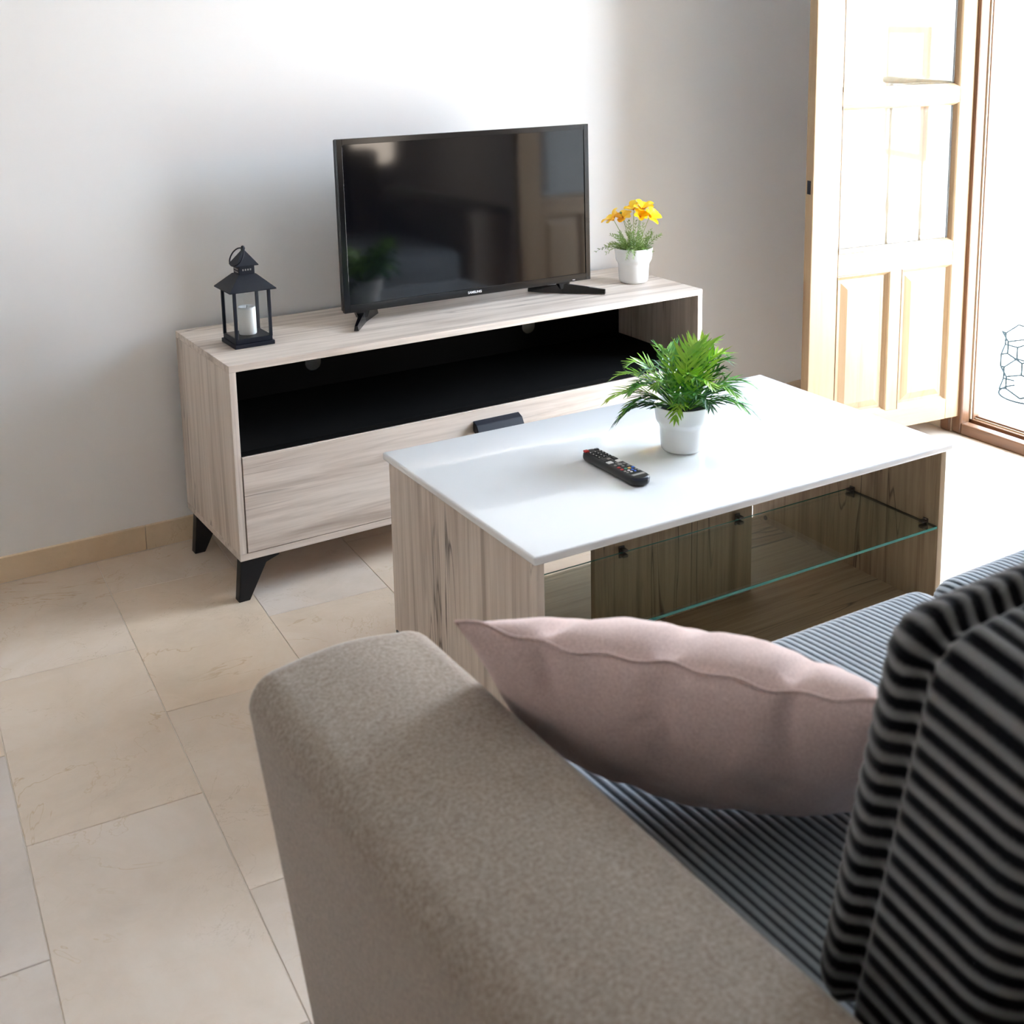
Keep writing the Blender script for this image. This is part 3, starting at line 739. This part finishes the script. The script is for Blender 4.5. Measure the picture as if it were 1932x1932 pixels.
# ================================================================ REMOTE CONTROL
def rounded_rect(l, w, r0, n=6):
    pts = []
    for cx_, cy_, a0 in ((l/2-r0, w/2-r0, 0), (-l/2+r0, w/2-r0, 90), (-l/2+r0, -w/2+r0, 180), (l/2-r0, -w/2+r0, 270)):
        for k in range(n+1): a = R(a0+90*k/n); pts.append((cx_+r0*math.cos(a), cy_+r0*math.sin(a)))
    return pts
RL, RW = 0.205, 0.044
p0, p1 = Vector((0.580, -1.047)), Vector((0.570, -1.222))
rm = empty('remote_control', (0.568, -1.1395, CZ+0.0004), math.atan2(-1, 0.0))
setp(rm, 'black television remote control lying on the white coffee table', 'remote control')
bm = bmesh.new(); prev = None; first = None
for ins, z in ((0.008, 0.0), (0.003, 0.002), (0.0005, 0.006), (0.0, 0.010), (0.0008, 0.0155), (0.0028, 0.0185), (0.006, 0.0195)):
    r = [bm.verts.new((x, y, z)) for x, y in rounded_rect(RL-2*ins, RW-2*ins, 0.019-min(ins, 0.008)*0.8, 8)]
    if prev:
        for k in range(len(r)): bm.faces.new((prev[k], prev[(k+1) % len(r)], r[(k+1) % len(r)], r[k]))
    else: bm.faces.new(r[::-1])
    prev = r
bm.faces.new(prev)
obj('body', bm, 'rubber', rm, True)
bm = bmesh.new(); bx(bm, RL/2-0.026, RL/2-0.018, -0.0145, 0.0145, 0.0193, 0.0202, 0.0003); obj('label_strip', bm, 'key_grey', rm)
def key(nm, x, y, lx, ly, mat, h=0.0022):
    bm = bmesh.new(); bx(bm, x-lx/2, x+lx/2, y-ly/2, y+ly/2, 0.0190, 0.0190+h, 0.0008, 1); return obj(nm, bm, mat, rm)
x0 = -RL/2+0.012
key('power_button', x0+0.002, -0.0135, 0.010, 0.010, 'key_red', 0.0035); key('source_button', x0+0.002, 0.0125, 0.008, 0.009, 'key_dark')
for r_ in range(4):
    for c_ in range(3):
        k_ = key('button', x0+0.016+r_*0.011, -0.0120+c_*0.0120, 0.0065, 0.0085, 'key_dark')
        bm = bmesh.new(); bx(bm, x0+0.0145+r_*0.011, x0+0.0175+r_*0.011, -0.0132+c_*0.0120, -0.0108+c_*0.0120, 0.0211, 0.0214); obj('print', bm, 'key_white', k_)
key('volume_rocker', x0+0.067, -0.0125, 0.018, 0.009, 'key_dark'); key('channel_rocker', x0+0.067, 0.0125, 0.018, 0.009, 'key_dark'); key('mute_button', x0+0.067, 0.0, 0.009, 0.008, 'key_grey')
key('hub_button', x0+0.086, -0.011, 0.012, 0.013, 'key_white'); key('guide_button', x0+0.086, 0.011, 0.012, 0.012, 'key_white')
bm = bmesh.new(); lathe(bm, [(0, 0.0212), (0.005, 0.0212), (0.0052, 0.019)], 16, x0+0.106, 0); obj('enter_button', bm, 'key_grey', rm)
for dx_, dy_ in ((0.011, 0), (-0.011, 0), (0, 0.011), (0, -0.011)): key('arrow_button', x0+0.106+dx_, dy_, 0.006, 0.006, 'key_grey')
key('exit_button', x0+0.120, -0.012, 0.006, 0.007, 'key_red'); key('return_button', x0+0.120, 0.012, 0.006, 0.007, 'key_grey')
for k, mt in enumerate(('key_red', 'key_green', 'key_yellow', 'key_blue')): key('colour_button', x0+0.133, -0.0135+k*0.009, 0.0055, 0.0065, mt)
for r_ in range(2):
    for c_ in range(4): key('play_button', x0+0.144+r_*0.009, -0.0135+c_*0.009, 0.005, 0.005, ('key_grey', 'key_white', 'key_blue', 'key_grey')[c_])
bm = bmesh.new(); prev = None
for ins, z in ((0.0, 0.0135), (-0.0004, 0.0136), (0.0012, 0.0182)):
    pts = [(x, y) for x, y in rounded_rect(RL-2*ins, RW-2*ins, 0.019-max(0, ins)*0.8, 8) if x > RL/2-0.017]
    pts.sort(key=lambda p: p[1]); r = [bm.verts.new((x, y, z)) for x, y in pts]
    if prev and len(prev) == len(r):
        for k in range(len(r)-1): bm.faces.new((prev[k], prev[k+1], r[k+1], r[k]))
    prev = r
obj('end_cap', bm, 'remote_end', rm, True)

# ================================================================ SOFA
sofa = setp(empty('sofa', (0, -2.3, 0)), 'grey felt covered two-seat sofa frame with wide rounded arms', 'sofa')
SY = 2.3       # parts are built in world coordinates, shifted by the empty's y
def arm_bm(xo_t, xo_b, xi, y0, y1, z0, z1, r=0.038):
    """padded arm: outer face leans in towards the floor"""
    n = 24; prof = []
    # outline in xz, counter-clockwise from outer bottom
    s = 1 if xi > xo_t else -1
    w = abs(xi-xo_t)
    def arc(cx_, cz_, a0, a1, m=10): return [(cx_+r*math.cos(R(a0+(a1-a0)*k/m)), cz_+r*math.sin(R(a0+(a1-a0)*k/m))) for k in range(m+1)]
    pts = [(abs(xo_b-xo_t), z0)]
    for k in range(1, 9): pts.append((abs(xo_b-xo_t)*(1-k/9), z0+(z1-r-z0)*k/9))
    pts += arc(r, z1-r, 180, 90)
    for k in range(1, 8): pts.append((r+(w-2*r)*k/8, z1+0.008*math.sin(math.pi*k/8)))
    pts += arc(w-r, z1-r, 90, 0)
    for k in range(1, 9): pts.append((w, z1-r-(z1-r-z0)*k/9))
    pts.append((w, z0))
    bm = bmesh.new(); rings = []
    m = 10; ys = []
    for k in range(m+1): a = R(90*k/m); ys.append((y1 - r*(1-math.sin(a)) if False else y1 - r + r*math.cos(a), r*(1-math.sin(a))))
    # ys: from front face (inset r) to full profile
    st = sorted(ys, key=lambda q: -q[0]) + [(y1-r-(y1-r-(y0+r))*k/12, 0.0) for k in range(1, 12)]
    st += [(y0+r-r*math.sin(R(90*k/m)), r*(1-math.cos(R(90*k/m)))) for k in range(m+1)]
    cxm = w/2
    for y, ins in st:
        ring_ = []
        for x, z in pts:
            # inset towards the core
            k = 1 - ins/(w/2); X = cxm + (x-cxm)*k; Z = z - (ins if z > z1-r else ins*max(0, (z-z0)/(z1-z0)))
            ring_.append(bm.verts.new((xo_t + s*X, y+SY, Z)))
        rings.append(ring_)
    for a, b_ in zip(rings, rings[1:]):
        for k in range(len(a)-1): bm.faces.new((a[k], a[k+1], b_[k+1], b_[k]))
        bm.faces.new((a[-1], a[0], b_[0], b_[-1]))
    bm.faces.new(rings[0]); bm.faces.new(rings[-1])
    bmesh.ops.recalc_face_normals(bm, faces=bm.faces)
    return bm
a1 = obj('armrest', arm_bm(-0.437, -0.372, -0.206, -2.92, -1.835, 0.06, 0.610), 'felt', sofa, True)
a2 = obj('armrest', arm_bm(1.735, 1.67, 1.516, -2.92, -1.835, 0.06, 0.603), 'felt', sofa, True)
box('seat_base', (-0.235, 1.53, -2.90+SY, -1.885+SY, 0.10, 0.278), 'felt', sofa, 0.015, 3)
box('back_frame', (-0.26, 1.555, -2.95+SY, -2.80+SY, 0.08, 0.80), 'felt', sofa, 0.03, 4)
for x in (-0.34, 1.64):
    for y in (-1.95, -2.82):
        bm = bmesh.new(); lathe(bm, [(0, 0), (0.012, 0), (0.02, 0.085), (0, 0.085)], 16, x, y+SY, 0); obj('leg', bm, 'black_wood', sofa, True)

PER = 0.0155
def cushion_mesh(w, d, hgt, r, bulge_t, bulge_s, front_seam=None, ny=70, PER=0.0118, mat='cord', wpow=0.8):
    """box cushion as a loft along y of a rounded xz profile; corduroy wales follow the profile arc. origin: centre of base"""
    pts = []; step = PER/8
    hw = w/2
    segs = [((-hw+r, 0), (hw-r, 0)), ('a', hw-r, r, -90), ((hw, r), (hw, hgt-r)), ('a', hw-r, hgt-r, 0), ((hw-r, hgt), (-hw+r, hgt)), ('a', -hw+r, hgt-r, 90), ((-hw, hgt-r), (-hw, r)), ('a', -hw+r, r, 180)]
    s = 0.0
    for sg in segs:
        if sg[0] == 'a':
            ln_ = r*math.pi/2; n = max(2, int(ln_/step))
            for k in range(n):
                a = R(sg[3]+90*k/n); pts.append((sg[1]+r*math.cos(a), sg[2]+r*math.sin(a), math.cos(a), math.sin(a), s+ln_*k/n))
        else:
            (xa, za), (xb, zb) = sg; ln_ = math.hypot(xb-xa, zb-za); n = max(2, int(ln_/step))
            nx, nz = (zb-za)/ln_, -(xb-xa)/ln_
            for k in range(n): pts.append((xa+(xb-xa)*k/n, za+(zb-za)*k/n, nx, nz, s+ln_*k/n))
        s += ln_
    nP = len(pts)
    st = []
    m = 12
    for k in range(m): a = R(90*k/m); st.append((-d/2 + r*(1-math.sin(a)), r*(1-math.cos(a)) if False else r*(1-math.sin(R(90*k/m))) ))
    # recompute: y goes -d/2 .. ; inset follows quarter circle
    st = []
    for k in range(m): a = R(90*k/m); st.append((-d/2 + r*(1-math.cos(a)), r*(1-math.sin(a))))
    for k in range(ny+1): st.append((-d/2+r+(d-2*r)*k/ny, 0.0))
    for k in range(m-1, -1, -1): a = R(90*k/m); st.append((d/2 - r*(1-math.cos(a)), r*(1-math.sin(a))))
    # closing rings: flat faces, scaled to the middle
    caps = [0.55, 0.25, 0.06]
    full = [(-d/2-bulge_s*(1-c), r, c) for c in caps[::-1]] + [(y, ins, 1.0) for y, ins in st] + [(d/2+bulge_s*(1-c), r, c) for c in caps]
    co = []; wale = []
    for y, ins, sc_f in full:
        ty = max(0, 1-(2*y/d)**2)
        sm = 0.0
        if front_seam is not None:
            q = (y-front_seam)/0.010; sm = -0.018*math.exp(-q*q)
        for (x, z, nx, nz, s) in pts:
            wv = 0.5+0.5*math.cos(2*math.pi*s/PER)
            wv = wv**wpow
            tx = max(0, 1-(x/hw)**2)
            off = -ins + (PER*0.13*wv if sc_f == 1.0 else 0) + sm
            bz = bulge_t*ty**0.6*tx**0.6*nz if nz > 0 else 0
            X = x+nx*off; Z = z+nz*off+bz
            if sc_f < 1: X *= sc_f; Z = hgt/2+(Z-hgt/2)*sc_f
            co.append((X, y, Z)); wale.append(wv if sc_f == 1.0 else 0.45)
    faces = []; nr = len(full)
    for j in range(nr-1):
        for i in range(nP):
            i2 = (i+1) % nP; faces.append((j*nP+i, j*nP+i2, (j+1)*nP+i2, (j+1)*nP+i))
    faces.append(tuple(range(nP))[::-1]); faces.append(tuple((nr-1)*nP+i for i in range(nP)))
    me = bpy.data.meshes.new('cushion'); me.from_pydata(co, [], faces); me.update()
    a = me.attributes.new('wale', 'FLOAT', 'POINT'); a.data.foreach_set('value', wale)
    me.polygons.foreach_set('use_smooth', [True]*len(me.polygons)); me.materials.append(M[mat])
    return me
sm_ = cushion_mesh(0.850, 0.72, 0.155, 0.045, 0.018, 0.01)
for k, lab in enumerate(('blue-grey corduroy seat cushion beside the near armrest, pink pillow on it', 'blue-grey corduroy seat cushion further from the viewer, beyond the seat gap')):
    o = setp(obj('seat_cushion', sm_, None), lab, 'cushion', 'corduroy seat cushions of the sofa')
    o.location = (0.226+0.860*k, -2.235, 0.2855)
bm_ = cushion_mesh(0.80, 0.20, 0.417, 0.045, 0.012, 0.02, front_seam=0.047, ny=40, PER=0.0215, mat='cord_shaded', wpow=1.7)
for k, lab in enumerate(('corduroy back cushion, shade painted into its dark grey colour, nearest the viewer at the right edge', 'corduroy back cushion of the far seat in the same painted shade, hidden behind the nearer one')):
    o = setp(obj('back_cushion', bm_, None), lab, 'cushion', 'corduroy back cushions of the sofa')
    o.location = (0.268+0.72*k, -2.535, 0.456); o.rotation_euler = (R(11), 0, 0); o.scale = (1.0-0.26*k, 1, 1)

# ================================================================ PINK PILLOW
def pillow_mesh(w, h, t, n=72):
    co = []; idx = {}
    g = random.Random(4)
    def dent(u, v):
        d = 0
        for (pu, dep, wd) in ((-0.62, 0.018, 0.05), (-0.1, 0.020, 0.06), (0.42, 0.020, 0.05), (0.78, 0.012, 0.05)):
            d += dep*math.exp(-((u-pu-0.18*(1-v))/wd)**2)*max(0, (v-0.25))/0.75*math.exp(-((1-v)/0.5))
        return d
    for s in (1, -1):
        for i in range(n+1):
            for j in range(n+1):
                u = -1+2*i/n; v = -1+2*j/n
                edge = (i in (0, n)) or (j in (0, n))
                if s == -1 and edge: idx[(s, i, j)] = idx[(1, i, j)]; continue
                # edges curve inward between pointed corners
                X = u*w/2*(1-0.075*(1-v*v)); Y = v*h/2*(1-0.075*(1-u*u))
                f = max(0, (1-u*u))**0.55*max(0, (1-v*v))**0.55
                wr = 0.0035*math.sin(9*u+4*v)*math.sin(7*v-3*u+1)*f + 0.0015*math.sin(31*u+5*v*v)*math.sin(17*v)*f
                z = s*(t/2*f + wr) - s*dent(u, v)*min(1, f*3)
                if edge: z = 0.003*math.sin(7*u+5*v) + 0.0025*math.sin(23*u)
                idx[(s, i, j)] = len(co); co.append((X, Y, z))
    faces = []
    for s in (1, -1):
        for i in range(n):
            for j in range(n):
                f = (idx[(s, i, j)], idx[(s, i+1, j)], idx[(s, i+1, j+1)], idx[(s, i, j+1)])
                faces.append(f if s == 1 else f[::-1])
    me = bpy.data.meshes.new('pillow'); me.from_pydata(co, [], faces); me.update()
    me.polygons.foreach_set('use_smooth', [True]*len(me.polygons)); me.materials.append(M['pink'])
    outl = [(i, n) for i in range(n+1)] + [(n, j) for j in range(n-1, -1, -1)] + [(i, 0) for i in range(n-1, -1, -1)] + [(0, j) for j in range(1, n)]
    return me, [Vector(co[idx[(1, i, j)]]) for i, j in outl]
pme, outl = pillow_mesh(0.50, 0.285, 0.17)
pl = setp(obj('throw_pillow', pme, None), 'dusty pink throw pillow leaning between the armrest and the back cushion', 'pillow')
eU = Vector((0.63, -0.77, -0.050)).normalized()                      # along the near rim, A to B
inc = R(50)
away = Vector((0.77, 0.63, 0)).normalized()
eV = (-away*math.cos(inc) + Vector((0, 0, 1))*math.sin(inc)).normalized()   # towards the near rim
eN = eU.cross(eV).normalized()
eV = eN.cross(eU)
A = Vector((-0.265, -2.045, 0.704))
cen = A + eU*0.25 - eV*0.142
mt = Matrix((eU, eV, eN)).transposed().to_4x4(); mt.translation = cen
pl.matrix_world = mt
bm = bmesh.new(); tube(bm, [p for p in outl], 0.0022, 6, True)
pi = obj('piping', bm, 'pink', pl, True)

# ================================================================ FLOOR LAMP (seen mirrored in the television)
fl_ = setp(empty('floor_lamp', (1.775, -3.42, 0)), 'low floor lamp with white drum shade, seen mirrored in the television screen', 'lamp')
obj('base', lathe(bmesh.new(), [(0, 0), (0.10, 0), (0.10, 0.012), (0.012, 0.02), (0, 0.02)], 32), 'black_metal', fl_, True)
bm = bmesh.new(); tube(bm, [(0, 0, 0.015), (0, 0, 0.84)], 0.007, 12); obj('pole', bm, 'black_metal', fl_, True)
bm = bmesh.new(); lathe(bm, [(0.085, 0.680), (0.105, 0.705), (0.112, 0.95), (0.110, 0.95), (0.103, 0.707), (0.083, 0.682)], 40); obj('shade', bm, 'shade', fl_, True)

# ================================================================ BALCONY AND STREET
bal = setp(empty('balcony', (0, 0, 0)), kind='structure')
box('balcony_floor', (XR+0.2, 3.35, -2.6, 0.35, -0.12, 0.0), 'balcony', bal, 0)
rl = setp(empty('balcony_railing', (3.30, 0, 0)), 'tan painted iron balcony railing outside the open door', 'railing')
bm = bmesh.new(); bx(bm, -0.02, 0.02, -2.6, -0.80, 1.0, 1.03); obj('handrail', bm, 'iron', rl)
bm = bmesh.new(); bx(bm, -0.012, 0.012, -2.6, -0.80, 0.08, 0.10); obj('bottom_rail', bm, 'iron', rl)
bar = bmesh.new(); lathe(bar, [(0, 0), (0.007, 0), (0.007, 0.35), (0.013, 0.40), (0.007, 0.45), (0.007, 1.0), (0, 1.0)], 10)
bme = bpy.data.meshes.new('baluster'); bar.to_mesh(bme); bar.free(); bme.materials.append(M['iron'])
for k in range(7):
    o = bpy.data.objects.new('baluster', bme); COL.objects.link(o); o.parent = rl; o.location = (0, -2.55+k*0.28, 0.0)
# hexagonal wire basket on the balcony floor
hb_ = setp(empty('wire_basket', (2.835, -0.470, 0.0), R(12)), 'small grey hexagonal wire basket outside on the balcony floor', 'basket')
bm = bmesh.new(); rr = 0.125; nh = 6
def cyl(a, z, r=rr): return Vector((r*math.cos(a), r*math.sin(a), z))
dA = 2*math.pi/nh
for row in range(3):
    z0 = 0.020 + row*0.063; off = 0.5*dA if row % 2 else 0
    for k in range(nh):
        a = k*dA+off
        p = [cyl(a-dA/2, z0+0.021), cyl(a-dA/2, z0+0.063), cyl(a, z0+0.084), cyl(a+dA/2, z0+0.063), cyl(a+dA/2, z0+0.021)]
        tube(bm, [p[0], p[1]], 0.0036, 5); tube(bm, [p[1], p[2], p[3]], 0.0036, 5)
        if row == 0: tube(bm, [p[0], cyl(a, z0), p[4]], 0.0036, 5)
obj('wire_mesh', bm, 'wire', hb_)
bm = bmesh.new()
for z, r_, tr_ in ((0.005, 0.126, 0.0034),):
    tube(bm, [cyl(2*math.pi*k/40, z, r_) for k in range(40)], tr_, 6, True)
obj('rim', bm, 'wire', hb_)
cb = setp(obj('white_bowl', lathe(bmesh.new(), [(0, 0.0), (0.045, 0), (0.07, 0.02), (0.075, 0.05), (0.070, 0.05), (0.06, 0.02), (0, 0.012)], 32), 'ceramic', None, True), 'white bowl inside the hexagonal wire basket on the balcony', 'bowl')
cb.location = (2.835, -0.470, 0.001)
# house across the street
hs = setp(empty('house', (11.0, 0, 0)), 'white rendered house with tiled roof across the street, mirrored in the door glass', 'house')
box('facade', (0, 5, -16, 12, -9, 1.9), 'render', hs, 0)
bm = bmesh.new(); prism(bm, [(-0.5, 1.9), (5.5, 1.9), (2.5, 3.2)], 1, -16.4, 12.4); obj('roof', bm, 'roof', hs)
for k in range(9):
    y = -14+k*2.9
    w_ = box('window_surround', (-0.06, 0.02, y-0.55, y+0.55, -0.9, 1.1), 'roof', hs, 0)
    box('pane', (-0.075, -0.055, y-0.45, y+0.45, -0.8, 1.0), 'dark_glass', w_, 0)
setp(box('street', (3.35, 30, -30, 30, -9.2, -9.0), 'balcony', bev=0), kind='structure')
bpy.context.view_layer.update()
